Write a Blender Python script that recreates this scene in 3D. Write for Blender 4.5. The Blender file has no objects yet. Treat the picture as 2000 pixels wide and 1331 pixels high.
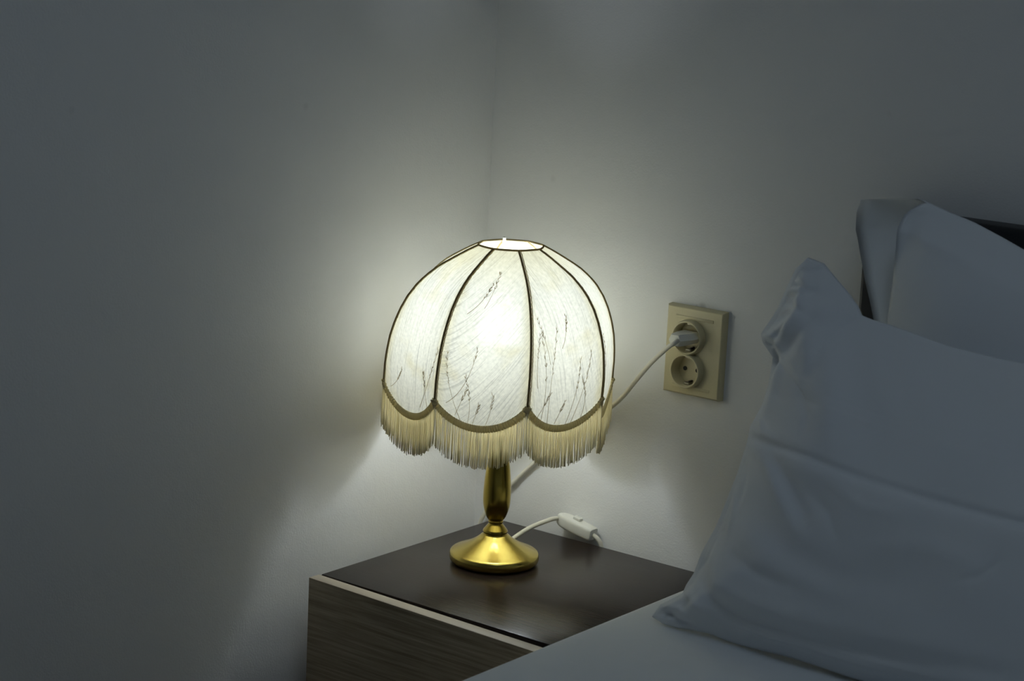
import bpy, bmesh, math, random
import numpy as np
from mathutils import Vector, Matrix
random.seed(7); rng = np.random.default_rng(7)
PI = math.pi; sc = bpy.context.scene; COL = sc.collection
Z0 = 0.5                                   # height of the nightstand top above the floor

# ------------------------------------------------------------------ camera, world, light, exposure
def camera():
    yaw, pitch, roll = math.radians(-37.191), math.radians(11.774), math.radians(2.796)
    f = Vector((math.sin(yaw)*math.cos(pitch), math.cos(yaw)*math.cos(pitch), -math.sin(pitch)))
    r = Vector((math.cos(yaw), -math.sin(yaw), 0)); u = r.cross(f)
    r2 = math.cos(roll)*r + math.sin(roll)*u; u2 = -math.sin(roll)*r + math.cos(roll)*u
    cam = bpy.data.cameras.new('camera'); o = bpy.data.objects.new('camera', cam); COL.objects.link(o)
    m = Matrix((r2, u2, -f)).transposed().to_4x4(); m.translation = (1.7972, -2.3009, 0.8536 + Z0)
    o.matrix_world = m
    cam.sensor_width = 36; cam.lens = 4167/2000*36; cam.clip_start = 0.05
    cam.dof.use_dof = True; cam.dof.focus_distance = 2.72; cam.dof.aperture_fstop = 8
    sc.camera = o
camera()
WORLD_STRENGTH, WORLD_COLOR = 3.2, (0.58, 0.72, 0.86)
BULB_STRENGTH, BULB_COLOR = 72.0, (0.88, 0.965, 1.03)
sc.view_settings.view_transform = 'Standard'; sc.view_settings.look = 'None'
sc.view_settings.exposure = 0.12; sc.view_settings.gamma = 1.0; sc.view_settings.use_curve_mapping = False
w = bpy.data.worlds.new('dusk_sky'); sc.world = w; w.use_nodes = True
bg = w.node_tree.nodes['Background']; bg.inputs[0].default_value = (*WORLD_COLOR, 1); bg.inputs[1].default_value = WORLD_STRENGTH
ADDED_WIN = (1.15, 1.95, -1.85, -1.00)            # unseen roof window, added above the bed for top-down fill light, x0 x1 y0 y1
YF = -4.4; XR = 3.5; ZC = 2.6
pl = bpy.data.lights.new('added_window_portal', 'AREA'); pl.shape = 'RECTANGLE'; pl.size = ADDED_WIN[1]-ADDED_WIN[0]; pl.size_y = ADDED_WIN[3]-ADDED_WIN[2]
pl.cycles.is_portal = True  # portal for the added roof window
po = bpy.data.objects.new('added_window_portal', pl); COL.objects.link(po)
po.location = ((ADDED_WIN[0]+ADDED_WIN[1])/2, (ADDED_WIN[2]+ADDED_WIN[3])/2, ZC - 0.005)

# ------------------------------------------------------------------ materials
def mat(name):
    m = bpy.data.materials.new(name); m.use_nodes = True; nt = m.node_tree; nt.nodes.clear()
    out = nt.nodes.new('ShaderNodeOutputMaterial'); return m, nt, out
def N(nt, t, **kw):
    n = nt.nodes.new(t)
    for k, v in kw.items():
        if k.startswith('i_'): n.inputs[k[2:].replace('_', ' ')].default_value = v
        else: setattr(n, k, v)
    return n
def principled(name, col, rough=0.5, metal=0.0, spec=0.5, bump=None, coat=0.0):
    m, nt, out = mat(name); b = N(nt, 'ShaderNodeBsdfPrincipled')
    b.inputs['Base Color'].default_value = (*col, 1); b.inputs['Roughness'].default_value = rough
    b.inputs['Metallic'].default_value = metal; b.inputs['Specular IOR Level'].default_value = spec
    b.inputs['Coat Weight'].default_value = coat
    nt.links.new(b.outputs[0], out.inputs[0])
    if bump:
        sc_, st, dist = bump
        tc = N(nt, 'ShaderNodeTexCoord'); no = N(nt, 'ShaderNodeTexNoise'); no.inputs['Scale'].default_value = sc_; no.inputs['Detail'].default_value = 4
        bp = N(nt, 'ShaderNodeBump'); bp.inputs['Strength'].default_value = st; bp.inputs['Distance'].default_value = dist
        nt.links.new(tc.outputs['Object'], no.inputs['Vector']); nt.links.new(no.outputs[0], bp.inputs['Height']); nt.links.new(bp.outputs[0], b.inputs['Normal'])
    return m
def wall_paint():
    m, nt, out = mat('white_wall_paint'); b = N(nt, 'ShaderNodeBsdfPrincipled'); b.inputs['Roughness'].default_value = 0.75; b.inputs['Specular IOR Level'].default_value = 0.25
    geo = N(nt, 'ShaderNodeNewGeometry'); n1 = N(nt, 'ShaderNodeTexNoise'); n1.inputs['Scale'].default_value = 380; n1.inputs['Detail'].default_value = 3
    n2 = N(nt, 'ShaderNodeTexNoise'); n2.inputs['Scale'].default_value = 70; n2.inputs['Detail'].default_value = 2
    ad = N(nt, 'ShaderNodeMath', operation='ADD'); bp = N(nt, 'ShaderNodeBump'); bp.inputs['Strength'].default_value = 0.30; bp.inputs['Distance'].default_value = 0.0010
    L = nt.links.new
    L(geo.outputs['Position'], n1.inputs['Vector']); L(geo.outputs['Position'], n2.inputs['Vector'])
    L(n1.outputs[0], ad.inputs[0]); L(n2.outputs[0], ad.inputs[1]); L(ad.outputs[0], bp.inputs['Height']); L(bp.outputs[0], b.inputs['Normal'])
    # small scuffs on the paint, each at its own place on the wall
    prev = None
    for (p, rad, amt) in [((0, -.3743, Z0+.5881), .006, .10), ((0, -.7463, Z0+.6018), .006, .09), ((.1071, 0, Z0+.4831), .006, .08), ((.6, 0, Z0+.62), .004, .05), ((.3566, 0, Z0+.3465), .007, .35), ((.348, 0, Z0+.345), .004, .2)]:
        v = N(nt, 'ShaderNodeVectorMath', operation='DISTANCE'); v.inputs[1].default_value = p; L(geo.outputs['Position'], v.inputs[0])
        mr = N(nt, 'ShaderNodeMapRange'); mr.inputs['From Min'].default_value = 0.002; mr.inputs['From Max'].default_value = rad
        mr.inputs['To Min'].default_value = 1 - amt; mr.inputs['To Max'].default_value = 1.0; L(v.outputs['Value'], mr.inputs['Value'])
        if prev is None: prev = mr.outputs[0]
        else:
            mu = N(nt, 'ShaderNodeMath', operation='MULTIPLY'); L(prev, mu.inputs[0]); L(mr.outputs[0], mu.inputs[1]); prev = mu.outputs[0]
    mx = N(nt, 'ShaderNodeMix', data_type='RGBA'); mx.inputs[6].default_value = (.25, .24, .22, 1); mx.inputs[7].default_value = (.84, .835, .82, 1)
    L(prev, mx.inputs[0]); L(mx.outputs[2], b.inputs['Base Color']); L(b.outputs[0], out.inputs[0]); return m
def wood(name, c0, c1, rough, scale, spec=0.5, bump=0.15):
    m, nt, out = mat(name); L = nt.links.new; b = N(nt, 'ShaderNodeBsdfPrincipled'); b.inputs['Specular IOR Level'].default_value = spec
    tc = N(nt, 'ShaderNodeTexCoord'); mp = N(nt, 'ShaderNodeMapping'); mp.inputs['Scale'].default_value = scale
    n1 = N(nt, 'ShaderNodeTexNoise'); n1.inputs['Scale'].default_value = 1.0; n1.inputs['Detail'].default_value = 6; n1.inputs['Roughness'].default_value = .65; n1.inputs['Distortion'].default_value = .3
    cr = N(nt, 'ShaderNodeValToRGB'); cr.color_ramp.elements[0].position = .32; cr.color_ramp.elements[1].position = .72
    cr.color_ramp.elements[0].color = (*c0, 1); cr.color_ramp.elements[1].color = (*c1, 1)
    mr = N(nt, 'ShaderNodeMapRange'); mr.inputs['To Min'].default_value = rough*.85; mr.inputs['To Max'].default_value = rough*1.25
    bp = N(nt, 'ShaderNodeBump'); bp.inputs['Strength'].default_value = bump; bp.inputs['Distance'].default_value = .0006
    L(tc.outputs['Object'], mp.inputs[0]); L(mp.outputs[0], n1.inputs['Vector']); L(n1.outputs[0], cr.inputs[0]); L(cr.outputs[0], b.inputs['Base Color'])
    L(n1.outputs[0], mr.inputs['Value']); L(mr.outputs[0], b.inputs['Roughness']); L(n1.outputs[0], bp.inputs['Height']); L(bp.outputs[0], b.inputs['Normal']); L(b.outputs[0], out.inputs[0]); return m
def shade_fabric():
    m, nt, out = mat('cream_crinkled_shade_fabric'); L = nt.links.new
    uv = N(nt, 'ShaderNodeUVMap', uv_map='cloth'); uq = N(nt, 'ShaderNodeUVMap', uv_map='panel')
    mp = N(nt, 'ShaderNodeMapping'); mp.inputs['Scale'].default_value = (520, 17, 1)
    n1 = N(nt, 'ShaderNodeTexNoise'); n1.inputs['Scale'].default_value = 1; n1.inputs['Detail'].default_value = 3; n1.inputs['Distortion'].default_value = 1.1
    mp2 = N(nt, 'ShaderNodeMapping'); mp2.inputs['Scale'].default_value = (260, 260, 1)
    n2 = N(nt, 'ShaderNodeTexNoise'); n2.inputs['Scale'].default_value = 1; n2.inputs['Detail'].default_value = 5
    L(uv.outputs[0], mp.inputs[0]); L(mp.outputs[0], n1.inputs['Vector']); L(uv.outputs[0], mp2.inputs[0]); L(mp2.outputs[0], n2.inputs['Vector'])
    r1 = N(nt, 'ShaderNodeMapRange'); r1.inputs['From Min'].default_value = .28; r1.inputs['From Max'].default_value = .5; r1.inputs['To Min'].default_value = .70; r1.inputs['To Max'].default_value = 1
    r2 = N(nt, 'ShaderNodeMapRange'); r2.inputs['From Min'].default_value = .3; r2.inputs['From Max'].default_value = .7; r2.inputs['To Min'].default_value = .88; r2.inputs['To Max'].default_value = 1.06
    L(n1.outputs[0], r1.inputs['Value']); L(n2.outputs[0], r2.inputs['Value'])
    mu = N(nt, 'ShaderNodeMath', operation='MULTIPLY'); L(r1.outputs[0], mu.inputs[0]); L(r2.outputs[0], mu.inputs[1])
    # doubled, yellowed seam allowance along each rib and the top hem
    sx = N(nt, 'ShaderNodeSeparateXYZ'); L(uq.outputs[0], sx.inputs[0])
    e = N(nt, 'ShaderNodeMapRange'); e.inputs['From Min'].default_value = .78; e.inputs['From Max'].default_value = 1.0
    a = N(nt, 'ShaderNodeMath', operation='MULTIPLY_ADD'); a.inputs[1].default_value = 2; a.inputs[2].default_value = -1; ab = N(nt, 'ShaderNodeMath', operation='ABSOLUTE')
    L(sx.outputs[0], a.inputs[0]); L(a.outputs[0], ab.inputs[0]); L(ab.outputs[0], e.inputs['Value'])
    e2 = N(nt, 'ShaderNodeMapRange'); e2.inputs['From Min'].default_value = .22; e2.inputs['From Max'].default_value = 0.0; L(sx.outputs[1], e2.inputs['Value'])
    mxx = N(nt, 'ShaderNodeMath', operation='MAXIMUM'); L(e.outputs[0], mxx.inputs[0]); L(e2.outputs[0], mxx.inputs[1])
    n3 = N(nt, 'ShaderNodeTexNoise'); n3.inputs['Scale'].default_value = 22; L(uv.outputs[0], n3.inputs['Vector'])
    st = N(nt, 'ShaderNodeMapRange'); st.inputs['From Min'].default_value = .56; st.inputs['From Max'].default_value = .8; L(n3.outputs[0], st.inputs['Value'])
    ad = N(nt, 'ShaderNodeMath', operation='ADD', use_clamp=True); L(mxx.outputs[0], ad.inputs[0]); L(st.outputs[0], ad.inputs[1])
    h = N(nt, 'ShaderNodeMath', operation='MULTIPLY'); h.inputs[1].default_value = .8; L(ad.outputs[0], h.inputs[0])
    mx = N(nt, 'ShaderNodeMix', data_type='RGBA'); mx.inputs[6].default_value = (.725, .705, .610, 1); mx.inputs[7].default_value = (.64, .585, .39, 1); L(h.outputs[0], mx.inputs[0])
    # cloth colour darkened towards the top, to even out the bulb's glow
    topdim = N(nt, 'ShaderNodeMapRange'); topdim.inputs['From Max'].default_value = .55; topdim.inputs['To Min'].default_value = .66; topdim.inputs['To Max'].default_value = 1.0; L(sx.outputs[1], topdim.inputs['Value'])
    mg = N(nt, 'ShaderNodeMath', operation='MULTIPLY'); L(mu.outputs[0], mg.inputs[0]); L(topdim.outputs[0], mg.inputs[1])
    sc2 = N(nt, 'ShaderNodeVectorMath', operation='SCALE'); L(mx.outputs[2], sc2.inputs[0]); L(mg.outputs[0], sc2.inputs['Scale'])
    t = N(nt, 'ShaderNodeBsdfTranslucent'); d = N(nt, 'ShaderNodeBsdfDiffuse'); g = N(nt, 'ShaderNodeBsdfRefraction', distribution='GGX')
    g.inputs['IOR'].default_value = 1.25; g.inputs['Roughness'].default_value = .30
    L(sc2.outputs[0], t.inputs[0]); L(sc2.outputs[0], d.inputs[0]); L(sc2.outputs[0], g.inputs[0])
    m1 = N(nt, 'ShaderNodeMixShader'); m1.inputs[0].default_value = .665; L(t.outputs[0], m1.inputs[1]); L(d.outputs[0], m1.inputs[2])
    m2 = N(nt, 'ShaderNodeMixShader'); m2.inputs[0].default_value = .0034; L(m1.outputs[0], m2.inputs[1]); L(g.outputs[0], m2.inputs[2])
    bp = N(nt, 'ShaderNodeBump'); bp.inputs['Strength'].default_value = .25; bp.inputs['Distance'].default_value = .0005; L(mu.outputs[0], bp.inputs['Height'])
    for s in (t, d, g): L(bp.outputs[0], s.inputs['Normal'])
    L(m2.outputs[0], out.inputs[0]); return m
def thin_cloth(name, col, trans):
    m, nt, out = mat(name); L = nt.links.new
    t = N(nt, 'ShaderNodeBsdfTranslucent'); d = N(nt, 'ShaderNodeBsdfDiffuse'); t.inputs[0].default_value = (*col, 1); d.inputs[0].default_value = (*col, 1)
    x = N(nt, 'ShaderNodeMixShader'); x.inputs[0].default_value = trans; L(d.outputs[0], x.inputs[1]); L(t.outputs[0], x.inputs[2]); L(x.outputs[0], out.inputs[0]); return m
def cotton(name, col, weave=900):
    m, nt, out = mat(name); L = nt.links.new; b = N(nt, 'ShaderNodeBsdfPrincipled'); b.inputs['Base Color'].default_value = (*col, 1)
    b.inputs['Roughness'].default_value = .9; b.inputs['Specular IOR Level'].default_value = .15; b.inputs['Sheen Weight'].default_value = .15
    tc = N(nt, 'ShaderNodeTexCoord'); n1 = N(nt, 'ShaderNodeTexNoise'); n1.inputs['Scale'].default_value = weave
    n2 = N(nt, 'ShaderNodeTexNoise'); n2.inputs['Scale'].default_value = 14; n2.inputs['Detail'].default_value = 3; n2.inputs['Distortion'].default_value = .8
    L(tc.outputs['Object'], n1.inputs['Vector']); L(tc.outputs['Object'], n2.inputs['Vector'])
    b1 = N(nt, 'ShaderNodeBump'); b1.inputs['Strength'].default_value = .12; b1.inputs['Distance'].default_value = .0004; L(n1.outputs[0], b1.inputs['Height'])
    b2 = N(nt, 'ShaderNodeBump'); b2.inputs['Strength'].default_value = .25; b2.inputs['Distance'].default_value = .006; L(n2.outputs[0], b2.inputs['Height'])
    L(b1.outputs[0], b2.inputs['Normal']); L(b2.outputs[0], b.inputs['Normal']); L(b.outputs[0], out.inputs[0]); return m
def emitter(name, col, s):
    m, nt, out = mat(name); e = N(nt, 'ShaderNodeEmission'); e.inputs[0].default_value = (*col, 1); e.inputs[1].default_value = s; nt.links.new(e.outputs[0], out.inputs[0]); return m
def added_window_glass():
    m, nt, out = mat('added_window_glass'); L = nt.links.new; t = N(nt, 'ShaderNodeBsdfTransparent'); g = N(nt, 'ShaderNodeBsdfGlossy'); g.inputs['Roughness'].default_value = .02
    x = N(nt, 'ShaderNodeMixShader'); x.inputs[0].default_value = .06; L(t.outputs[0], x.inputs[1]); L(g.outputs[0], x.inputs[2]); L(x.outputs[0], out.inputs[0]); return m
M = dict(
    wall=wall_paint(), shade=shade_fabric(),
    grass=thin_cloth('pressed_dry_grass', (.60, .50, .30), .62),
    rib=thin_cloth('brown_rib_binding', (.34, .27, .14), .45), gimp=thin_cloth('cream_gimp_stitching', (.70, .62, .40), .45),
    braid=thin_cloth('cream_braid', (.74, .66, .41), .35), fringe=thin_cloth('cream_silk_fringe', (.95, .90, .72), .58),
    brass=principled('polished_brass', (.60, .47, .12), .24, 1.0), brass2=principled('shaded_brass', (.42, .31, .06), .20, 1.0),  # stem is the same brass, colour darkened for the dim room it mirrors
    white=principled('white_plastic', (.78, .77, .70), .4), cord=principled('white_cord_rubber', (.74, .71, .60), .5),
    cream=principled('aged_cream_plastic', (.66, .585, .36), .38), brown=principled('dark_hole', (.02, .015, .01), .6), clip=principled('steel_earth_clip', (.35, .32, .25), .4, 1.0),
    top=wood('dark_wenge_top', (.011, .007, .0055), (.042, .029, .023), .22, (9, 420, 60), .17),
    front=wood('brown_grained_drawer', (.23, .172, .096), (.58, .465, .305), .45, (7, 60, 230), .4),
    edge=principled('pale_maple_edge', (.55, .47, .36), .5), carc=principled('dark_board', (.02, .016, .013), .5),
    pillow=cotton('white_pillowcase_cotton', (.80, .83, .86)), sheet=cotton('white_bed_linen', (.84, .865, .875)),
    leather=principled('black_faux_leather', (.012, .012, .014), .45, bump=(140, .3, .002)), ticking=principled('mattress_ticking', (.6, .6, .62), .9),
    floor=wood('oak_laminate_floor', (.16, .10, .055), (.32, .22, .13), .4, (3, 50, 3), .4), ceil=principled('white_ceiling_paint', (.78, .78, .77), .9),
    pvc=principled('added_window_frame', (.75, .75, .75), .4), glass=added_window_glass(),
    bulb=emitter('lit_bulb', BULB_COLOR, BULB_STRENGTH))

# ------------------------------------------------------------------ builders (coordinates: metres, z = 0 on the nightstand top)
class MB:
    def __init__(s): s.v = []; s.f = []; s.mi = []; s.uv = None
    def add(s, v, f, mi=0):
        o = len(s.v); s.v += [tuple(map(float, p)) for p in v]; s.f += [tuple(i + o for i in q) for q in f]; s.mi += [mi]*len(f); return o
    def box(s, x0, x1, y0, y1, z0, z1, bev=0.0, mi=0, seg=2):
        bm = bmesh.new(); bmesh.ops.create_cube(bm, size=1)
        for q in bm.verts: q.co = Vector(((x0+x1)/2 + q.co.x*(x1-x0), (y0+y1)/2 + q.co.y*(y1-y0), (z0+z1)/2 + q.co.z*(z1-z0)))
        if bev: bmesh.ops.bevel(bm, geom=bm.edges[:], offset=bev, segments=seg, profile=.5, affect='EDGES', clamp_overlap=True)
        s.take(bm, mi)
    def take(s, bm, mi=0):
        bm.verts.index_update(); s.add([q.co[:] for q in bm.verts], [[q.index for q in f.verts] for f in bm.faces], mi); bm.free()
    def lathe(s, prof, c=(0, 0, 0), n=64, mi=0):
        v = []; f = []
        for (r, z) in prof:
            for k in range(n):
                a = 2*PI*k/n; v.append((c[0] + max(r, 1e-5)*math.cos(a), c[1] + max(r, 1e-5)*math.sin(a), c[2] + z))
        for i in range(len(prof)-1):
            for k in range(n):
                f.append((i*n+k, i*n+(k+1) % n, (i+1)*n+(k+1) % n, (i+1)*n+k))
        s.add(v, f, mi)
    def tube(s, pts, rad, n=8, mi=0, cap=True, closed=False, flat=1.0):
        P = [Vector(p) for p in pts]; m = len(P); v = []; f = []; prev = None
        for i in range(m):
            if closed: t = (P[(i+1) % m] - P[i-1]).normalized()
            else: t = (P[min(i+1, m-1)] - P[max(i-1, 0)]).normalized()
            if prev is None:
                a = Vector((0, 0, 1)) if abs(t.z) < .9 else Vector((1, 0, 0)); nx = (a - t*a.dot(t)).normalized()
            else: nx = (prev - t*prev.dot(t)).normalized()
            prev = nx; ny = t.cross(nx); r = rad[i] if hasattr(rad, '__len__') else rad
            for k in range(n):
                a = 2*PI*k/n; v.append(P[i] + nx*(r*math.cos(a)) + ny*(r*flat*math.sin(a)))
        for i in range(m if closed else m-1):
            j = (i+1) % m
            for k in range(n): f.append((i*n+k, i*n+(k+1) % n, j*n+(k+1) % n, j*n+k))
        if cap and not closed: f.append(tuple(range(n-1, -1, -1))); f.append(tuple((m-1)*n+k for k in range(n)))
        s.add(v, f, mi)
    def xf(s, fn): s.v = [tuple(fn(Vector(p))) for p in s.v]; return s
    def build(s, name, mats, parent=None, smooth=True, angle=40, org=None):
        me = bpy.data.meshes.new(name); ov = (parent['_base'] if parent is not None else None)
        base = Vector(org) if org is not None else (Vector(ov) if ov is not None else Vector((0, 0, 0)))
        me.from_pydata([tuple(Vector(p) - base) for p in s.v], [], s.f); me.validate(clean_customdata=False)
        for x in (mats if isinstance(mats, (list, tuple)) else [mats]): me.materials.append(M[x])
        if len(me.polygons) == len(s.mi): me.polygons.foreach_set('material_index', s.mi)
        if smooth:
            me.shade_smooth()
            if angle < 180: me.set_sharp_from_angle(angle=math.radians(angle))
        o = bpy.data.objects.new(name, me); COL.objects.link(o); o['_base'] = tuple(base)
        if parent is not None: o.parent = parent
        else: o.location = base + Vector((0, 0, Z0))
        return o
def thing(name, label, cat, base):
    o = bpy.data.objects.new(name, None); COL.objects.link(o); o.location = (base[0], base[1], base[2] + Z0); o['_base'] = tuple(base)
    o.empty_display_size = .05; o['label'] = label; o['category'] = cat; return o
def tag(o, label, cat): o['label'] = label; o['category'] = cat; return o
def struct(o): o['kind'] = 'structure'; return o
def spline(pts, n=8):
    P = [Vector(p) for p in pts]; out = []
    for i in range(len(P)-1):
        a, b, c, d = P[max(i-1, 0)], P[i], P[i+1], P[min(i+2, len(P)-1)]
        for k in range(n):
            t = k/n; out.append(.5*((2*b) + (c-a)*t + (2*a-5*b+4*c-d)*t*t + (3*b-a-3*c+d)*t**3))
    return out + [P[-1]]

# ------------------------------------------------------------------ the room
TH = .12
def room():
    def wall(name, *boxes):
        b = MB()
        for q in boxes: b.box(q[0], q[1], q[2], q[3], q[4]-Z0, q[5]-Z0)
        return struct(b.build(name, 'wall', smooth=False))
    wall('wall_left', (-TH, 0, YF-TH, 0, 0, ZC))
    wall('wall_back', (-TH, XR+TH, 0, TH, 0, ZC))
    wall('wall_right', (XR, XR+TH, YF-TH, 0, 0, ZC))
    wall('wall_front', (0, XR, YF-TH, YF, 0, ZC))
    x0, x1, y0, y1 = ADDED_WIN
    b = MB(); b.box(-TH, XR+TH, YF-TH, TH, -Z0-.1, -Z0); struct(b.build('floor', 'floor', smooth=False))
    b = MB(); zc, zd = ZC-Z0, ZC-Z0+.14
    for q in [(-TH, x0, YF-TH, TH), (x1, XR+TH, YF-TH, TH), (x0, x1, YF-TH, y0), (x0, x1, y1, TH)]: b.box(*q, zc, zd)
    struct(b.build('ceiling', 'ceil', smooth=False))
    b = MB(); q = .045; za, zb = zc+.06, zc+.12
    for (a, c, d, e) in [(x0, x1, y0, y0+q), (x0, x1, y1-q, y1), (x0, x0+q, y0+q, y1-q), (x1-q, x1, y0+q, y1-q)]: b.box(a, c, d, e, za, zb, .004)
    wf = struct(b.build('added_roof_window', 'pvc'))  # frame of the added window, which only lets in fill light
    g = MB(); g.box(x0+q-.008, x1-q+.008, y0+q-.008, y1-q+.008, zc+.086, zc+.094); g.build('added_window_pane', 'glass', wf, smooth=False)
room()

# ------------------------------------------------------------------ nightstand
def nightstand():
    x0, x1, yb, yf, zb = .053, .447, -.020, -.378, -.44
    r = thing('nightstand', 'dark brown nightstand in the wall corner with pale edged drawer front, under the lamp', 'nightstand', ((x0+x1)/2, (yb+yf)/2, -Z0))
    b = MB(); b.box(x0, x1, yf, yb, -.018, 0, .0012); b.build('top_panel', 'top', r)
    for a in (x0, x1-.016):
        b = MB(); b.box(a, a+.016, yf+.004, yb-.002, zb, -.018, .0008); b.build('side_panel', 'carc', r)
    b = MB(); b.box(x0+.016, x1-.016, yb-.012, yb-.004, zb, -.018); b.build('back_panel', 'carc', r)
    b = MB(); b.box(x0+.016, x1-.016, yf+.004, yb-.012, zb, zb+.016); b.build('bottom_panel', 'carc', r)
    b = MB(); b.box(x0+.02, x1-.02, yf+.03, yb-.03, -Z0, zb); b.build('plinth', 'carc', r)
    for k, (za, zc, sag) in enumerate([(-.212, .0005, .0145), (-.430, -.222, 0)]):
        b = MB(); xa, xc, ya, yc = x0-.001, x1+.0015, -.400, -.3815
        b.box(xa, xc, ya, yc, za, zc, .0008)
        fr = []
        for i, q in enumerate(b.f):
            p = [Vector(b.v[j]) for j in q]; n = (p[1]-p[0]).cross(p[2]-p[0]).normalized(); b.mi[i] = 0 if n.y < -.9 else 1
        b.xf(lambda p: Vector((p.x, p.y, p.z - sag*(p.x-xa))))
        d = b.build('drawer', ['front', 'edge'], r); d['label'] = 'brown grained drawer front with pale edges'
        b = MB()
        for (bx0, bx1, by0, by1) in [(x0+.03, x0+.042, yf+.0, yb-.04), (x1-.042, x1-.03, yf+.0, yb-.04), (x0+.042, x1-.042, yb-.052, yb-.04)]:
            b.box(bx0, bx1, by0, by1, za+.03, zc-.05)
        b.box(x0+.042, x1-.042, yf, yb-.052, za+.03, za+.036); b.build('drawer_box', 'carc', d)
nightstand()

# ------------------------------------------------------------------ table lamp
LX, LY = .1755, -.177
VN = Vector((-.6069, .7948, 0)); VE = Vector((.7948, .6069, 0))     # away from / to the right of the viewer, in plan
AX0 = Vector((LX, LY, 0)) + VE*(-.0056) + Vector((0, 0, .2425)); AXD = (VE*.0065 + Vector((0, 0, .177)))/.177
PROF = [(.4194, .0425), (.4135, .0545), (.4060, .0680), (.3926, .0910), (.3800, .1065), (.3696, .1165), (.3540, .1275), (.3380, .1355), (.3200, .1420), (.3035, .1462), (.2850, .1488), (.2692, .1500), (.2425, .1500), (.2000, .1475)]
PZ = [p[0] for p in PROF][::-1]; PR = [p[1] for p in PROF][::-1]
def rad_at(z): return float(np.interp(z, PZ, PR))
def axis(z): return AX0 + AXD*(z - .2425)
ZT, ZTIP, SCAL = .4194, .2455, .0325
def rib_dir(k): t = math.radians(13.8 + 45*k); return -VN*math.cos(t) + VE*math.sin(t)
def panel_pt(k, u, z, off=0.0):
    r = rad_at(z); d = rib_dir(k-1)*(1-u) + rib_dir(k)*u                 # panel k lies between ribs k-1 and k, cloth drawn flat between them
    r = r*(1 - .018*math.sin(PI*u)) ; return axis(z) + d*r + d.normalized()*off
def scallop(u): return ZTIP - SCAL*(1 - abs(2*u-1)**2.1)**.8
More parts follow.
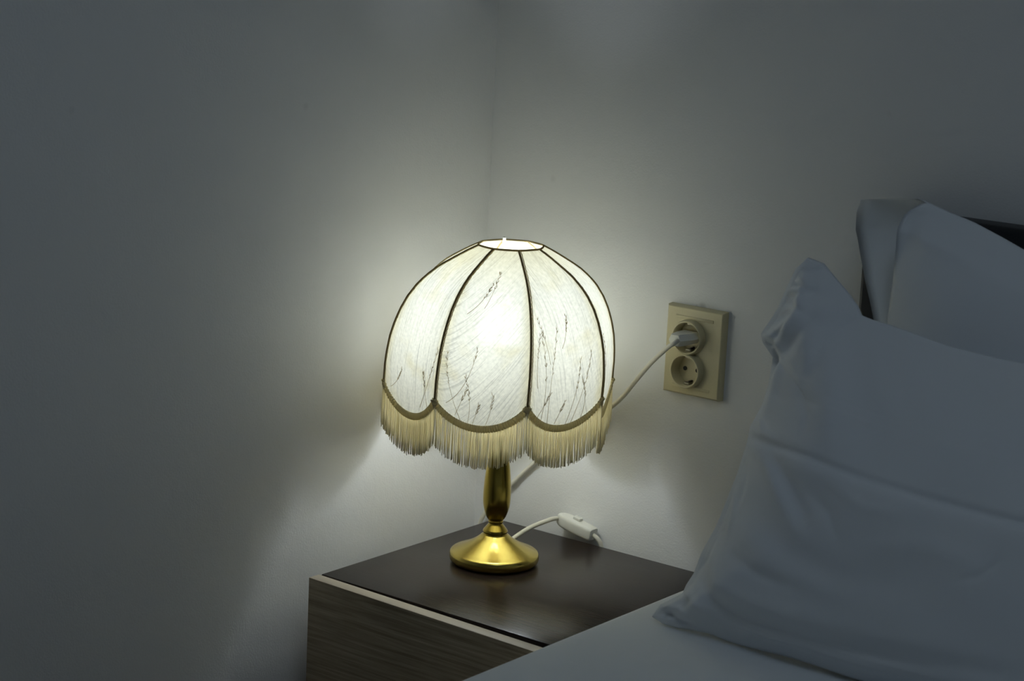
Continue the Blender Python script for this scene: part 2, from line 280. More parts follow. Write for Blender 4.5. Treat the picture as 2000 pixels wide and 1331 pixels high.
def lamp():
    root = thing('table_lamp', 'lit brass table lamp with domed cream fringed shade, on the dark nightstand', 'lamp', (LX, LY, 0))
    c = (LX + VE.x*-.0016, LY + VE.y*-.0016, 0)
    b = MB(); b.lathe([(0, .0005), (.050, .0005), (.0550, .0012), (.0576, .0035), (.0586, .0065), (.0586, .0105), (.0578, .0138), (.0562, .0153), (.0540, .0163), (.0515, .0172), (.0470, .0192), (.0404, .0222), (.0345, .0252), (.0300, .0280), (.0250, .0312), (.0215, .0340), (.0190, .0365), (.0168, .0382), (.0162, .0385)], c, 96)
    b.build('base', 'brass', root, angle=60)
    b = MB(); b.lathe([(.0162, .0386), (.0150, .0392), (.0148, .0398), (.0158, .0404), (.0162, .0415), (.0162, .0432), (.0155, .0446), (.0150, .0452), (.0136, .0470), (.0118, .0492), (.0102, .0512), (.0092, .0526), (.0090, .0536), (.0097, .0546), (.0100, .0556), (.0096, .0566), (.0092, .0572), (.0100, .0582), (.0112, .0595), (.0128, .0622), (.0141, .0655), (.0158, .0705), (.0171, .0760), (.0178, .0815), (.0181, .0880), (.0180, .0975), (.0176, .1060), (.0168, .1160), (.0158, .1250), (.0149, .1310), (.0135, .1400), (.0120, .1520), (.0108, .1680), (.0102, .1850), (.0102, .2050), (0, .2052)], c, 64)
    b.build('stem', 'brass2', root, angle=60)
    hb = axis(.24); hc = (hb.x, hb.y, 0)
    b = MB(); b.lathe([(0, .2053), (.0145, .2053), (.0155, .208), (.0155, .232), (.0185, .233), (.0185, .238), (.0158, .239), (.0158, .268), (.0145, .270), (.0135, .270)], hc, 40); b.build('bulb_holder', 'white', root)
    bc = (hb.x + VE.x*.002, hb.y + VE.y*.002, -.008)
    b = MB(); b.lathe([(.0130, .2785), (.0134, .281), (.0160, .286), (.0205, .293), (.0240, .2985), (.0250, .3005), (.0246, .3008), (.0005, .3008)], bc, 32)
    b.build('bulb_housing', 'white', root)
    b = MB(); b.lathe([(0, .3012), (.0247, .3012), (.0285, .3065), (.0297, .3115), (.0300, .317), (.0292, .324), (.0268, .331), (.0225, .3375), (.0160, .3425), (.0080, .3455), (0, .3462)], bc, 20)
    b.build('bulb', 'bulb', root, angle=180)
    # shade: the cloth with its eight panels, dried grasses pressed into it
    s = MB(); uvA = []; uvB = []; NU, NV = 16, 30
    rot = {0: .0, 1: .55, 2: .1, 7: .0}
    for k in range(8):
        ang = {0: -.36, 1: .10, 7: .02, 2: .1}.get(k % 8, .12); V = []; A = []; B = []
        for j in range(NV+1):
            for i in range(NU+1):
                u = i/NU; zb = scallop(u); z = ZT + (zb - ZT)*(j/NV); V.append(panel_pt(k, u, z))
                # cloth coordinates in metres: rays fan out from the gathered top
                th = (u-.5)*.9 + ang; rr = .03 + .25*(j/NV); wgt = rad_at(z)*.77
                A.append(((u-.5)*wgt*math.cos(ang*2) - (j/NV)*.21*math.sin(ang*2) + k*.31, (u-.5)*wgt*math.sin(ang*2) + (j/NV)*.21*math.cos(ang*2))); B.append((u, j/NV))
        F = [(j*(NU+1)+i, (j+1)*(NU+1)+i, (j+1)*(NU+1)+i+1, j*(NU+1)+i+1) for j in range(NV) for i in range(NU)]
        s.add(V, F); uvA += A; uvB += B
    nv = len(s.v)
    def sprig(k, u0, v0, u1, v1, bend, head=.5, seed=.0045):
        P = []
        for i in range(13):
            t = i/12; u = u0 + (u1-u0)*t + bend*t*(1-t)*4; v = v0 + (v1-v0)*t; zb = scallop(min(max(u, 0), 1)); P.append(panel_pt(k, u, ZT + (zb-ZT)*v, .0003))
        s.tube(P, [.00032*(1-.5*i/12) for i in range(13)], 4, 1)
        i0 = int(12*(1-head))
        for i in range(i0, 12):
            t = (P[i+1]-P[i]).normalized(); n = (P[i]-axis(P[i].z)); n.z = 0; n.normalize(); sd = t.cross(n).normalized()
            for sg in (-1, 1):
                f = P[i] + (P[i+1]-P[i])*random.random(); L = seed*random.uniform(.6, 1.2)
                s.tube([f, f + (t*.85 + sd*sg*.45)*L*.5, f + (t*.95 + sd*sg*.35)*L + n*.0002], [.00022, .00040, .00015], 4, 1)
    for a in [(1, .30, 1.0, .08, .62, -.05), (1, .36, 1.0, .30, .70, .04), (1, .22, .97, .33, .78, .0), (1, .55, 1.0, .62, .80, .02), (1, .12, .93, .40, .52, .06, .2),
              (1, .20, .35, .45, .16, .03), (1, .42, .98, .48, .86, .0), (1, .40, .30, .52, .10, .02),
              (2, .20, 1.0, .16, .46, .05), (2, .30, 1.0, .40, .38, -.04), (2, .28, .62, .10, .36, .02), (2, .15, .98, .30, .80, .0), (2, .55, 1.0, .70, .60, .03), (2, .62, 1.0, .85, .58, .02),
              (2, .75, 1.0, .72, .72, .05), (2, .40, .98, .52, .84, .0), (2, .12, .80, .14, .45, -.03), (2, .45, .52, .55, .34, .02),
              (0, .70, .95, .95, .62, .03), (0, .85, .98, .72, .72, .0), (0, .12, .94, .30, .76, .02), (3, .4, .95, .3, .5, .03), (7, .4, .95, .3, .5, .03), (6, .4, .95, .6, .5, .03)]:
        sprig((a[0] - 1) % 8, *a[1:])
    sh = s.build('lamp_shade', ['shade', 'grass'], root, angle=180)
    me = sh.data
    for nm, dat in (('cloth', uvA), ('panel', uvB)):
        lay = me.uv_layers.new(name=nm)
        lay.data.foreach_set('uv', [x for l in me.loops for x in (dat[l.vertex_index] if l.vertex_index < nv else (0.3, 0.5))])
    # ribs, one binding over each seam, with a line of pale gimp beside it
    for k in range(8):
        zs = [ZT + (ZTIP-ZT)*i/24 for i in range(25)]
        b = MB(); b.tube([axis(z) + rib_dir(k)*(rad_at(z)+.0006) for z in zs], .00150, 8); rb = b.build('rib', 'rib', sh)
        b = MB(); side = rib_dir(k).cross(Vector((0, 0, 1)))
        P = []
        for i in range(97):
            z = ZT + (ZTIP-ZT)*i/96; P.append(axis(z) + rib_dir(k)*(rad_at(z)+.0003) + side*(.0025*-1 + .0004*math.sin(i*2.2)))
        b.tube(P, .00065, 5); b.build('gimp', 'gimp', rb)
    b = MB(); ring = []
    for k in range(8):
        for i in range(6):
            u = i/6; d = (rib_dir(k)*(1-u) + rib_dir(k+1)*u); d = d*(.5 + .5/d.length); ring.append(axis(ZT+.0006) + d*.0425)
    b.tube(ring, .0013, 8, closed=True); tr = b.build('top_ring', 'rib', sh)
    bp_ = axis(ZT) + (VN*.0415 - VE*.009); b = MB(); b.lathe([(0, -.004), (.0022, -.003), (.0028, 0), (.0024, .0035), (0, .005)], bp_, 12); b.build('ring_knob', 'white', sh)
    b = MB()
    for k in (0, 2, 4, 6):
        b.tube([Vector((hb.x, hb.y, .2355)) + rib_dir(k)*.017, Vector((hb.x, hb.y, .2355)) + rib_dir(k)*.09, axis(.262) + rib_dir(k)*.1475], .0012, 6)
    b.build('shade_carrier', 'clip', sh)
    # braid over the scalloped hem
    b = MB(); NS = 152; sec = 8
    for k in range(8):
        V = []; F = []
        for i in range(NS+1):
            u = i/NS; du = .004; ua, ub = max(u-du, 0), min(u+du, 1)
            p = panel_pt(k, u, scallop(u)); t = (panel_pt(k, ub, scallop(ub)) - panel_pt(k, ua, scallop(ua))).normalized()
            n = p - axis(p.z); n.z = 0; n.normalize(); w_ = n.cross(t).normalized();
            if w_.z < 0: w_ = -w_
            bead = .5 + .5*math.cos(2*PI*i/NS*38)
            for q in range(sec):
                a = 2*PI*q/sec; V.append(p + n*(.0012 + (.0010 + .0018*bead)*math.cos(a)) + w_*((.0043 + .0006*bead)*math.sin(a) - .0015))
        for i in range(NS):
            for q in range(sec): F.append((i*sec+q, i*sec+(q+1) % sec, (i+1)*sec+(q+1) % sec, (i+1)*sec+q))
        b.add(V, F)
    b.build('braid', 'braid', sh, angle=180)
    b = MB()
    for k in range(8):
        for i in range(124):
            u = (i + random.uniform(-.3, .3) + .5)/124; z0 = scallop(u) - .003; out = .0012 if i % 2 else -.0010
            L = .0485 + .0035*abs(2*u-1)**2 + random.uniform(-.0022, .0015); p = panel_pt(k, u, scallop(u), out)
            n = p - axis(p.z); n.z = 0; n.normalize(); tg = Vector((-n.y, n.x, 0)); sw = random.gauss(0, .0009); so = random.gauss(.0006, .0008)
            P = [Vector((p.x, p.y, z0 - L*t)) + tg*sw*t*t + n*so*t for t in (0, .25, .6, 1)]
            rr = random.uniform(.00058, .00078); b.tube(P, [rr*.9, rr, rr, rr*.8], 4)
    f = b.build('fringe', 'fringe', sh, angle=180); f['kind'] = 'stuff'
    # cord, inline switch and plug
    b = MB(); b.tube(spline([(.1560, -.1270, .0060), (.1537, -.1180, .0105), (.1552, -.0900, .0187), (.1580, -.0680, .0233), (.1623, -.0460, .0263), (.1600, -.0280, .0248), (.1595, -.0170, .0220), (.1640, -.0140, .0207)], 8), .0031, 10)
    b.build('power_cord', 'cord', root)
    b = MB(); b.tube(spline([(.2150, -.0140, .0115), (.2225, -.0135, .0075), (.2275, -.0115, .0000), (.2280, -.0105, -.014), (.2260, -.0105, -.06), (.205, -.010, -.125), (.14, -.0105, -.165), (.07, -.013, -.15), (.024, -.020, -.085), (.0235, -.019, -.035), (.0246, -.0180, -.0134), (.0288, -.0160, -.0009), (.0376, -.0110, .0157), (.0685, -.0065, .0504), (.1102, -.0060, .0935), (.1778, -.0080, .1499), (.2433, -.0160, .2017), (.2765, -.0260, .2371), (.3080, -.0400, .2687), (.3422, -.0560, .2972), (.3545, -.0590, .3058), (.3530, -.0480, .3078)], 10), .0031, 10)
    b.build('power_cord', 'cord', root)
    # switch body: rounded long housing, tilted up at its near end
    def station(x, hw, hz): return [(x, hw*math.copysign(abs(math.cos(a))**.45, math.cos(a)), 1.32*hz*math.copysign(abs(math.sin(a))**.45, math.sin(a))) for a in [2*PI*(i+.5)/20 for i in range(20)]]
    st = [(-.0305, .0038, .0040), (-.0298, .0050, .0052), (-.0265, .0070, .0062), (-.0210, .0090, .0069), (-.0140, .0100, .0072), (.0, .0102, .0073), (.0180, .0100, .0072), (.0275, .0096, .0068), (.0296, .0088, .0060), (.0300, .0050, .0040)]
    b = MB(); V = [p for q in st for p in station(*q)]; n = 20
    F = [(i*n+k, i*n+(k+1) % n, (i+1)*n+(k+1) % n, (i+1)*n+k) for i in range(len(st)-1) for k in range(n)] + [tuple(range(n-1, -1, -1)), tuple((len(st)-1)*n+k for k in range(n))]
    b.add(V, F); cs = Vector((.1870, -.0140, .0172)); R = Matrix.Rotation(math.radians(11), 4, 'Y')
    place = lambda p: cs + R @ p
    b.xf(place); sb = b.build('cord_switch', 'white', root, angle=50)
    b = MB(); b.box(-.006, .006, -.0042, .0042, .0075, .0138, .0018); b.xf(place); b.build('rocker', 'white', sb)
    # plug: flat two-pin body tapering out of the upper recess
    px, pz = .3490, .3078
    def hexa(y, w, h): return [(px+w, y, pz), (px+w*.62, y, pz+h), (px-w*.62, y, pz+h), (px-w, y, pz), (px-w*.62, y, pz-h), (px+w*.62, y, pz-h)]
    b = MB(); ss = [(-.0115, .0165, .0072), (-.0300, .0160, .0074), (-.0360, .0135, .0076), (-.0470, .0098, .0078), (-.0495, .0088, .0070), (-.0500, .0060, .0045)]
    V = [p for q in ss for p in hexa(*q)]; n = 6
    F = [(i*n+k, i*n+(k+1) % n, (i+1)*n+(k+1) % n, (i+1)*n+k) for i in range(len(ss)-1) for k in range(n)] + [tuple(range(n-1, -1, -1)), tuple((len(ss)-1)*n+k for k in range(n))]
    b.add(V, F); pg = b.build('plug', 'white', root, angle=25)
    for s_ in (-1, 1):
        b = MB(); b.tube([(px + s_*.0095, -.0118, pz), (px + s_*.0095, -.0045, pz)], .002, 10); b.build('pin', 'clip', pg)
lamp()

# ------------------------------------------------------------------ wall socket
def socket():
    x0, x1, z0, z1 = .3132, .3945, .2320, .3432
    r = thing('wall_socket', 'cream double wall socket on the back wall, one plug in its upper outlet', 'socket', ((x0+x1)/2, 0, (z0+z1)/2))
    C = [(.3484, .3072), (.3490, .2632)]; RO, RI = .0222, .0196; yp, yr = -.012, -.0225
    # cover plate as a grid with two round openings
    bm = bmesh.new(); NA = 48
    def loop(pts): return [bm.verts.new(p) for p in pts]
    zm = (C[0][1] + C[1][1])/2
    for (cx, cz), (za, zb) in zip(C, ((zm, z1), (z0, zm))):
        inner = []; outer = []
        for i in range(NA):
            a = 2*PI*i/NA; dx, dz = math.cos(a), math.sin(a); inner.append((cx + RI*dx, yp, cz + RI*dz))
            tx = ((x1-cx)/dx if dx > 1e-9 else (x0-cx)/dx if dx < -1e-9 else 1e9); tz = ((zb-cz)/dz if dz > 1e-9 else (za-cz)/dz if dz < -1e-9 else 1e9); t = min(tx, tz); outer.append((cx + t*dx, yp, cz + t*dz))
        A = loop(inner); B = loop(outer)
        for kx in (x0, x1):
            for kz in (za, zb):
                q = min(B, key=lambda t: (t.co.x-kx)**2 + (t.co.z-kz)**2); q.co.x, q.co.z = kx, kz
        for i in range(NA): bm.faces.new((A[i], A[(i+1) % NA], B[(i+1) % NA], B[i]))
    bmesh.ops.recalc_face_normals(bm, faces=bm.faces[:])
    b = MB(); b.take(bm)
    # rim bevel and sides
    e = .0022; q = [(0, yp), (e*.5, yp+.0006), (e, yp+.0022), (e+.0006, -.0002)]
    V = []; 
    cor = [(x0, z0), (x1, z0), (x1, z1), (x0, z1)]; sg = [(-1, -1), (1, -1), (1, 1), (-1, 1)]
    for (d, y) in q:
        for (cx, cz), (sx, sz) in zip(cor, sg): V.append((cx + sx*d, y, cz + sz*d))
    b.add(V, [(i*4+k, i*4+(k+1) % 4, (i+1)*4+(k+1) % 4, (i+1)*4+k) for i in range(3) for k in range(4)])
    p = b.build('cover_plate', 'cream', r, angle=35)
    for zz in (z1-.0135, z0+.0065):
        b = MB(); b.box(x0+.012, x1-.012, yp-.0009, yp+.0005, zz, zz+.004, .0006); b.build('moulded_bar', 'cream', p)
    for (cx, cz) in C:
        b = MB(); prof = [(RI-.0003, yp+.0), (RI-.0003, yr+.0012)]
        rows = [(RO+.0012, yp), (RO+.0006, yr+.003), (RO, yr+.0008), (RO-.0008, yr), (RI+.0006, yr), (RI, yr+.0008), (RI-.0004, yr+.010), (RI-.0010, -.0045), (0.00001, -.0045)]
        V = []; NR = 56
        for (rr, y) in rows:
            for i in range(NR): a = 2*PI*i/NR; V.append((cx + rr*math.cos(a), y, cz + rr*math.sin(a)))
        b.add(V, [(i*NR+k, i*NR+(k+1) % NR, (i+1)*NR+(k+1) % NR, (i+1)*NR+k) for i in range(len(rows)-1) for k in range(NR)])
        o = b.build('outlet', 'cream', r, angle=35)
        for s_ in (-1, 1):
            b = MB(); b.tube([(cx + s_*.0095, -.0046, cz), (cx + s_*.0095, -.0054, cz)], .0029, 16); b.build('pin_hole', 'brown', o)
            b = MB(); b.box(cx-.0040, cx+.0040, -.0150, -.0046, cz + s_*.0175-.0014, cz + s_*.0175+.0014, .0006); b.build('earth_clip', 'clip', o)
            b = MB(); b.box(cx+.0035*s_-.0012+.006, cx+.0035*s_+.0012+.006, -.013, -.0046, cz + s_*.0152-.0016, cz + s_*.0152+.0016, .0004); b.build('slot', 'brown', o)
socket()

# ------------------------------------------------------------------ bed
def bed():
    r = thing('bed', 'black upholstered headboard and base of the bed, behind the white pillows', 'bed', (1.2, -1.0, -Z0))
    b = MB(); b.box(.6035, 1.80, -.047, -.006, -Z0, .5112, .006, seg=3); b.build('headboard', 'leather', r)
    b = MB(); b.box(.56, 1.84, -2.06, -.050, -.40, -.20, .01); b.build('bed_base', 'leather', r)
    for x in (.62, 1.78):
        for y in (-.12, -1.98):
            b = MB(); b.box(x-.03, x+.03, y-.03, y+.03, -Z0, -.40, .004); b.build('leg', 'carc', r)
    b = MB(); b.box(.52, 1.88, -2.06, -.055, -.199, -.005, .03, seg=4); b.build('mattress', 'ticking', r)
bed()
def duvet():
    # linen spread over the mattress: rounded edges, sides hanging down
    x0, x1, y0, y1, zt, zl, R = .4605, 1.94, -2.12, -.052, .0295, -.235, .021
    prof = [(0, zl), (0.001, zl+.06), (0, zl+.15), (0, zt-R)] + [(R-R*math.cos(a), zt-R+R*math.sin(a)) for a in [PI/2*i/6 for i in range(1, 7)]] + [(R+.03, zt)]
    xs = [x0 + d for d, z in prof] + list(np.linspace(x0+R+.05, x1-R-.05, 110)) + [x1 - d for d, z in prof[::-1]]
    zs = [z for d, z in prof] + [zt]*110 + [z for d, z in prof[::-1]]
    ys = np.linspace(y1, y0, 150); V = []; F = []; n = len(xs)
    ph = rng.uniform(0, 6.28, 8)
    for y in ys:
        for i in range(n):
            x, z = xs[i], zs[i]
            if z > zt - .001:
                k = min(1, max(0, min(x-x0, x1-x)-.02)/.05)
                g = math.exp(-(((y+.36+.25*(x-.5)))/.012)**2)*.0016*math.exp(-((x-.60)/.12)**2) + math.exp(-((y+.47-.35*(x-.5))/.018)**2)*.002*math.exp(-((x-.66)/.2)**2)
                z += k*(.0009*math.sin(9*x+5*y+ph[0]) + .0007*math.sin(17*y-8*x+ph[1]) + .0004*math.sin(31*x+12*y+ph[2])) + g*(1 if y < -.33 else 0)
            else:
                x += (.003*math.sin(14*y+ph[3]) + .002*math.sin(33*y+ph[4]))*min(1, (zt-z)/.08)*(1 if i > n/2 else -1)*.6
            V.append((x, y, z))
    for j in range(len(ys)-1):
        for i in range(n-1): F.append((j*n+i, j*n+i+1, (j+1)*n+i+1, (j+1)*n+i))
    b = MB(); b.add(V, F)
    o = b.build('duvet', 'sheet', angle=180, org=(1.2, -1.05, zl)); tag(o, 'smooth white duvet spread over the bed beside the nightstand, under the pillows', 'duvet')
    md = o.modifiers.new('thickness', 'SOLIDIFY'); md.thickness = .006; md.offset = -1
duvet()

# ------------------------------------------------------------------ pillows
def polyline_dist(A, B, P):
    best = np.full(A.shape, 1e9); side = np.zeros(A.shape); tt = np.zeros(A.shape); L = len(P)-1
    for i in range(L):
        ax, ay = P[i]; dx, dy = P[i+1][0]-ax, P[i+1][1]-ay; l2 = dx*dx+dy*dy+1e-12
        t = np.clip(((A-ax)*dx + (B-ay)*dy)/l2, 0, 1); ex, ey = A-ax-t*dx, B-ay-t*dy; d = np.hypot(ex, ey); m = d < best
        best = np.where(m, d, best); side = np.where(m, np.sign(dx*ey-dy*ex)*d, side); tt = np.where(m, (i+t)/L, tt)
    return best, side, tt
def creases(A, B, lst):
    H = np.zeros(A.shape)
    for (P, amp, wd, kind) in lst:
        d, s, t = polyline_dist(A, B, P); env = np.sqrt(np.clip(np.sin(PI*np.clip(t*.96+.02, 0, 1)), 0, 1)) if kind != 'run' else np.clip(t*8, .35, 1)
        if kind == 'step': H += amp*env*np.exp(-(d/wd)**2)*(-s/wd)*1.2
        else: H += amp*env*np.exp(-(d/wd)**2)
    return H
def resample(P, n):
    P = np.array(P, float); s = np.r_[0, np.cumsum(np.hypot(*np.diff(P, axis=0).T))]; t = np.linspace(0, s[-1], n) if np.isscalar(n) else np.asarray(n)*s[-1]; return np.stack([np.interp(t, s, P[:, 0]), np.interp(t, s, P[:, 1])], 1)
def front_pillow():
    P0 = np.array([.5, -.315, .033]); up = np.array([0, .13, .43]); up /= np.linalg.norm(up); nn = np.array([0, -up[2], up[1]])
    left = [(.0116, .0096), (.0194, .026), (.0448, .0454), (.047, .0556), (.0535, .071), (.0575, .096), (.0691, .1317), (.0805, .1942), (.0841, .2339), (.0834, .25), (.0921, .2745), (.0947, .2989), (.0935, .3227), (.0923, .3327), (.0845, .3392), (.0751, .3467), (.0705, .3568), (.0789, .3745), (.0851, .3905), (.0897, .4123), (.0959, .4361), (.1086, .4524)]
    top = [(.1086, .4524), (.1309, .4484), (.1473, .4359), (.1711, .4188), (.1852, .4063), (.1919, .3974), (.2074, .3946), (.2288, .3928), (.3, .3815), (.361, .3778), (.3906, .3773), (.50, .380), (.60, .395), (.665, .425), (.70, .445)]
    bot = [(.0116, .0096), (.0324, .004), (.0637, .0045), (.0919, .004), (.1241, .002), (.20, .001), (.45, .001), (.66, .003), (.735, .008)]
    right = [(.735, .008), (.69, .06), (.665, .2), (.67, .35), (.70, .445)]
    NA, NB = 230, 190
    us = np.linspace(0, 1, NA)**1.55
    Lc, Tc, Bc, Rc = resample(left, NB), resample(top, us), resample(bot, us), resample(right, NB)
    u = us[None, :, None]; v = np.linspace(0, 1, NB)[:, None, None]
    G = (1-v)*Bc[None] + v*Tc[None] + (1-u)*Lc[:, None] + u*Rc[:, None] - ((1-u)*(1-v)*Bc[0] + u*(1-v)*Bc[-1] + (1-u)*v*Tc[0] + u*v*Tc[-1])
    A, B = G[..., 0], G[..., 1]; d = np.full(A.shape, 1e9)
    for P in (left, top, bot, right): d = np.minimum(d, polyline_dist(A, B, P)[0])
    sm = lambda x: (np.pad(x, 1, mode='edge')[:-2, 1:-1] + np.pad(x, 1, mode='edge')[2:, 1:-1] + np.pad(x, 1, mode='edge')[1:-1, :-2] + np.pad(x, 1, mode='edge')[1:-1, 2:])/4
    ds = d.copy()
    for _ in range(16): ds = np.minimum(sm(ds), d*1.15+.002*(d > 0))
    ds[0] = ds[-1] = 0; ds[:, 0] = ds[:, -1] = 0
    Hm = .105; h = Hm*(1 - np.exp(-1.12*ds/Hm))
    fall = np.clip(d/.009, 0, 1)
    W = creases(A, B, [
        ([(.086, .240), (.1139, .2355), (.1656, .2322), (.2052, .2286), (.2701, .2203), (.3505, .2137), (.4494, .2106), (.6, .215)], -.0045, .0052, 'run'),
        ([(.086, .226), (.12, .222), (.1656, .2190), (.2052, .2160), (.2701, .2090), (.3505, .2020), (.4494, .199)], .0028, .012, 'g'),
        ([(.098, .232), (.1253, .2251), (.1518, .2052), (.1811, .1795), (.2188, .1447)], .006, .011, 'g'),
        ([(.125, .2273), (.1642, .2129), (.1948, .1856), (.2228, .1581)], -.006, .011, 'g'),
        ([(.060, .098), (.0849, .0737), (.1012, .0552), (.1292, .0420), (.1632, .0380), (.2548, .0350), (.3728, .0462), (.4821, .0591)], -.009, .012, 'g'),
        ([(.092, .078), (.115, .0673), (.1514, .0596), (.2229, .0579), (.3086, .066)], .004, .014, 'g'),
        ([(.098, .330), (.1124, .3360), (.1325, .3560), (.1503, .3774), (.1783, .3839)], -.009, .011, 'g'),
        ([(.112, .270), (.1108, .3050), (.1105, .3401), (.125, .3800), (.1322, .4189)], .007, .010, 'g'),
        ([(.088, .372), (.108, .382), (.1292, .384)], -.006, .007, 'g'),
        ([(.092, .400), (.1129, .4043), (.1367, .4138), (.158, .4056)], -.005, .006, 'g'),
        ([(.096, .425), (.115, .432), (.135, .432)], -.003, .005, 'g'),
        ([(.1618, .4027), (.205, .3577), (.2413, .3126), (.271, .2672)], -.006, .020, 'g'),
        ([(.145, .395), (.180, .350), (.210, .305), (.222, .265)], .005, .016, 'g'),
        ([(.115, .170), (.1442, .1612), (.2047, .1284), (.2593, .1126), (.3542, .1237)], -.0045, .018, 'g'),
        ([(.10, .140), (.1442, .125), (.2047, .0984), (.28, .0926)], .0035, .016, 'g'),
        ([(.020, .0150), (.040, .022), (.062, .030), (.080, .050)], -.005, .006, 'g'),
        ([(.030, .0280), (.046, .036), (.058, .052)], .004, .006, 'g'),
        ([(.040, .0450), (.056, .050), (.066, .075)], -.003, .006, 'g'),
        ([(.0741, .3575), (.0875, .3535), (.1003, .3508), (.1107, .3418)], .004, .0045, 'g'),
        ([(.0800, .3440), (.0946, .3500), (.1049, .3600), (.118, .3720)], -.006, .0045, 'g'),
        ([(.0913, .3385), (.0985, .3341), (.1030, .3231), (.1020, .310)], -.006, .006, 'g'),
        ([(.0985, .4363), (.1173, .4352), (.1325, .4405), (.1454, .4364)], -.0035, .0035, 'g'),
        ([(.0980, .4184), (.1184, .4175), (.1333, .4109), (.1374, .3997)], -.0045, .0045, 'g'),
        ([(.1000, .4100), (.1190, .4080), (.1300, .4010)], .003, .004, 'g'),
        ([(.0900, .3939), (.1106, .3954), (.1248, .3917), (.1397, .3852)], -.0045, .0045, 'g'),
        ([(.0227, .0147), (.0353, .0208), (.0508, .0155), (.0691, .0123)], -.006, .004, 'g'),
        ([(.0300, .0067), (.0345, .0162), (.0427, .0196)], -.004, .003, 'g'),
        ([(.0338, .0264), (.0544, .0284), (.0705, .0204)], .004, .004, 'g'),
        ([(.170, .372), (.178, .340), (.170, .300)], -.003, .010, 'g'), ([(.235, .385), (.260, .340), (.30, .30)], -.003, .014, 'g'),
        ([(.105, .290), (.150, .285), (.200, .292)], -.002, .010, 'g'), ([(.12, .105), (.17, .092), (.23, .088)], -.003, .007, 'g'),
        ([(.30, .150), (.36, .165), (.43, .160)], .0025, .012, 'g'), ([(.40, .135), (.43, .150), (.455, .175)], -.002, .004, 'g'),
        ([(.100, .262), (.118, .246), (.150, .240)], .003, .0045, 'g'), ([(.090, .215), (.104, .190), (.108, .160)], -.003, .006, 'g'),
        ([(.085, .180), (.100, .150), (.104, .118)], .003, .006, 'g'), ([(.160, .300), (.185, .275), (.190, .250)], -.0022, .006, 'g'),
        ([(.210, .195), (.250, .175), (.262, .150)], -.0028, .008, 'g'), ([(.245, .205), (.290, .190), (.330, .192)], .002, .007, 'g'),
        ([(.135, .425), (.155, .400), (.165, .375)], .003, .007, 'g'), ([(.120, .440), (.134, .420), (.140, .398)], -.0025, .005, 'g'),
        ([(.062, .072), (.076, .092), (.080, .120)], -.003, .005, 'g'), ([(.052, .050), (.072, .044), (.095, .030)], .005, .006, 'g'),
        ([(.34, .205), (.335, .150), (.325, .08)], .0016, .005, 'g'), ([(.42, .20), (.415, .13), (.41, .07)], .0014, .005, 'g')])
    nz = .0022*np.sin(21*A+13*B+1.1)*np.sin(17*B-9*A) + .0012*np.sin(44*A-31*B) + .0008*np.sin(63*B+27*A)
    front = h + (W + nz)*fall; back = -.42*h*np.clip(1-.0*B, 0, 1)
    # lower front rim is pushed out over the bed by the filling
    bulge = np.exp(-((B-.03)/.05)**2)*.012*np.clip(A/.25-.2, 0, 1)*np.clip(ds/.02, 0, 1); front = front + bulge
    lift = .0060*np.exp(-(B/.03)**2)*np.clip((A-.045)/.05, 0, 1)*(1 + .25*np.sin(38*A))
    def world(H): return P0[None, None] + np.stack([A, 0*A, 0*A], -1) + B[..., None]*up + H[..., None]*nn
    b = MB(); n = NA
    Vf = world(front).reshape(-1, 3); Vb = world(back).reshape(-1, 3)
    Vf[:, 2] += lift.ravel(); Vb[:, 2] += lift.ravel()*np.clip(1 + back.ravel()/.012, 0, 1)
    Vf[:, 2] = np.maximum(Vf[:, 2], .0380); Vb[:, 2] = np.maximum(Vb[:, 2], .0380)
    F = [(j*n+i, j*n+i+1, (j+1)*n+i+1, (j+1)*n+i) for j in range(NB-1) for i in range(NA-1)]
    b.add(Vf, F); b.add(Vb, [q[::-1] for q in F])
    bm = bmesh.new(); vs = [bm.verts.new(p) for p in b.v]
    for q in b.f: bm.faces.new([vs[i] for i in q])
    bmesh.ops.remove_doubles(bm, verts=bm.verts[:], dist=.00003); b = MB(); b.take(bm)
    o = b.build('pillow', 'pillow', angle=180, org=(.85, -.28, .0345)); tag(o, 'front white pillow with creased pointed upper corner, leaning nearest the lamp on the bed', 'pillow'); o['group'] = 'white pillows on the bed'
front_pillow()
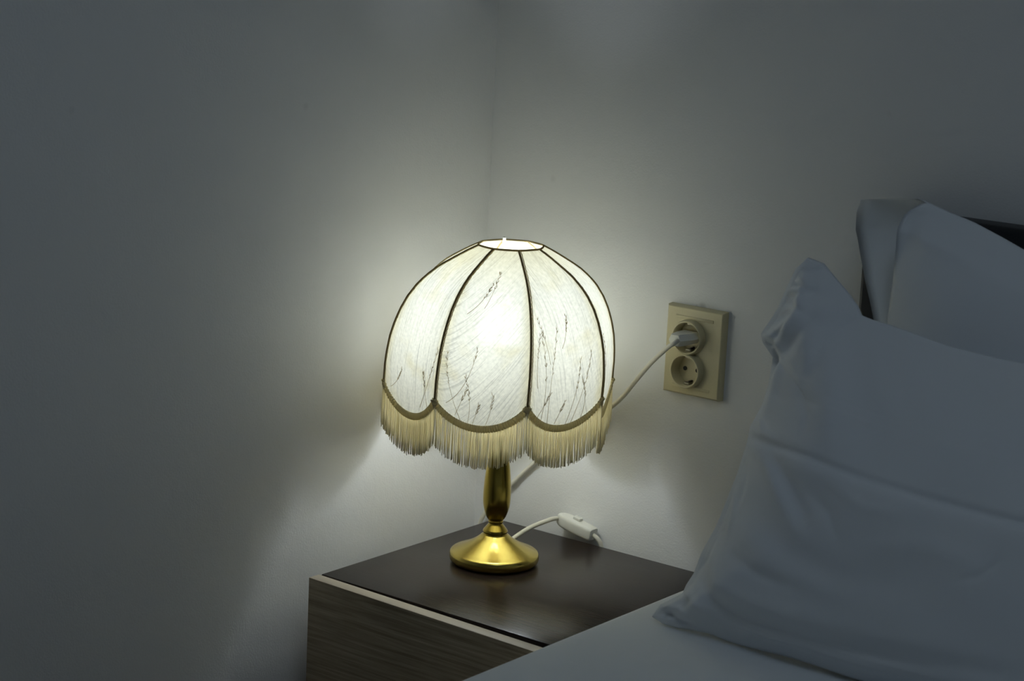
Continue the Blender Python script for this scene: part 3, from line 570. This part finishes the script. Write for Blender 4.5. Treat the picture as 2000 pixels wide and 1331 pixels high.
def rear_pillow():
    NR, NF, NBk = 90, 120, 60; zb = .041; xr = 1.28
    tx = [.60, .63, .663, .6956, .709, .735, .761, .80, .83, .95, 1.1, 1.22, 1.28]; tz = [.523, .5284, .5336, .5365, .533, .5256, .5196, .506, .4945, .462, .45, .46, .47]
    oz = [.03, .1, .2, .34, .376, .405, .434, .47, .4935, .515, .53]; ox = [.685, .687, .684, .672, .660, .649, .637, .6245, .6165, .6165, .622]
    iz = [.03, .2, .35, .40, .438, .473, .503, .514, .523, .535]; ix = [.705, .702, .696, .6905, .6907, .6887, .688, .691, .699, .708]
    rows = []
    for j in range(NR+1):
        v = j/NR; v = 1-(1-v)**1.35; row = []
        def zat(x): return zb + (float(np.interp(x, tx, tz)) - zb)*v
        def ym(z): return -.150 + .055*min(1, max(0, (z-.03)/.45))
        zl = zat(.64); xo = float(np.interp(zl, oz, ox)); xi = float(np.interp(zl, iz, ix)); open_ = min(1, (1-v)/.07)**.5
        def dome(x, z):
            dt = float(np.interp(x, tx, tz)) - z; dl = x - xi + .012; dr = xr - x; db = z - zb + .02; k = .03
            d = -k*math.log(sum(math.exp(-max(q, 0)/k) for q in (dt*.9, dl, dr, db)) + 1e-12); return max(0, .072*(1-math.exp(-1.3*max(d+.02, 0)/.072)) )
        # inside of the open case end, then the hem lip, then the full front
        for i in range(8):
            t = i/7; x = xo + (xi + .020 - xo)*t; z = zat(x); row.append((x, min(ym(z) + open_*(.004 + .034*t**.8) + .003*math.sin(54*z+t*5)*t*(1-t)*open_, -.0520), z))
        for i in range(6):
            t = (i+1)/6; x = xi + .020*(1-t)**.5; z = zat(x); row.append((x, min(ym(z) + open_*(.038 - .070*t), -.0520), z))
        for i in range(NF):
            t = (i+1)/NF; x = xi + (xr - xi)*t; z = zat(x); lip = .032*math.exp(-(x-xi)/.03)
            wr = .0018*math.sin(26*x+9*z)*math.sin(14*z-7*x) + .0010*math.sin(52*x-33*z)
            fold = -.0035*math.exp(-(((x-xi-.012) - .03*math.sin(6*z))/.012)**2)*math.exp(-((z-.50)/.03)**2) + .004*math.exp(-((x-.715)/.010)**2)*math.exp(-((z-.515)/.02)**2)
            dep = max(dome(x, z), lip); row.append((x, ym(z) - min(1, open_*1.0)*dep - (wr + fold)*min(1, (1-v)*12), z))
        nf = len(row)
        for i in range(1, NBk):
            t = i/NBk; x = xr + (xo - xr)*t; z = zat(x); e = min(1, t*8, (1-t)*12); row.append((x, min(ym(z) + open_*(.008 + .038*e), -.0505), z))
        rows.append(row)
    n = len(rows[0]); V = [p for r_ in rows for p in r_]; F = [(j*n+i, j*n+(i+1) % n, (j+1)*n+(i+1) % n, (j+1)*n+i) for j in range(NR) for i in range(n)]
    F.append(tuple(range(n-1, -1, -1)))
    b = MB(); b.add(V, F)
    o = b.build('pillow', 'pillow', angle=180, org=(.95, -.12, .041)); tag(o, 'rear white pillow standing higher, upright against the black headboard behind the front pillow', 'pillow'); o['group'] = 'white pillows on the bed'
rear_pillow()
for o in list(bpy.data.objects):
    if '_base' in o: del o['_base']
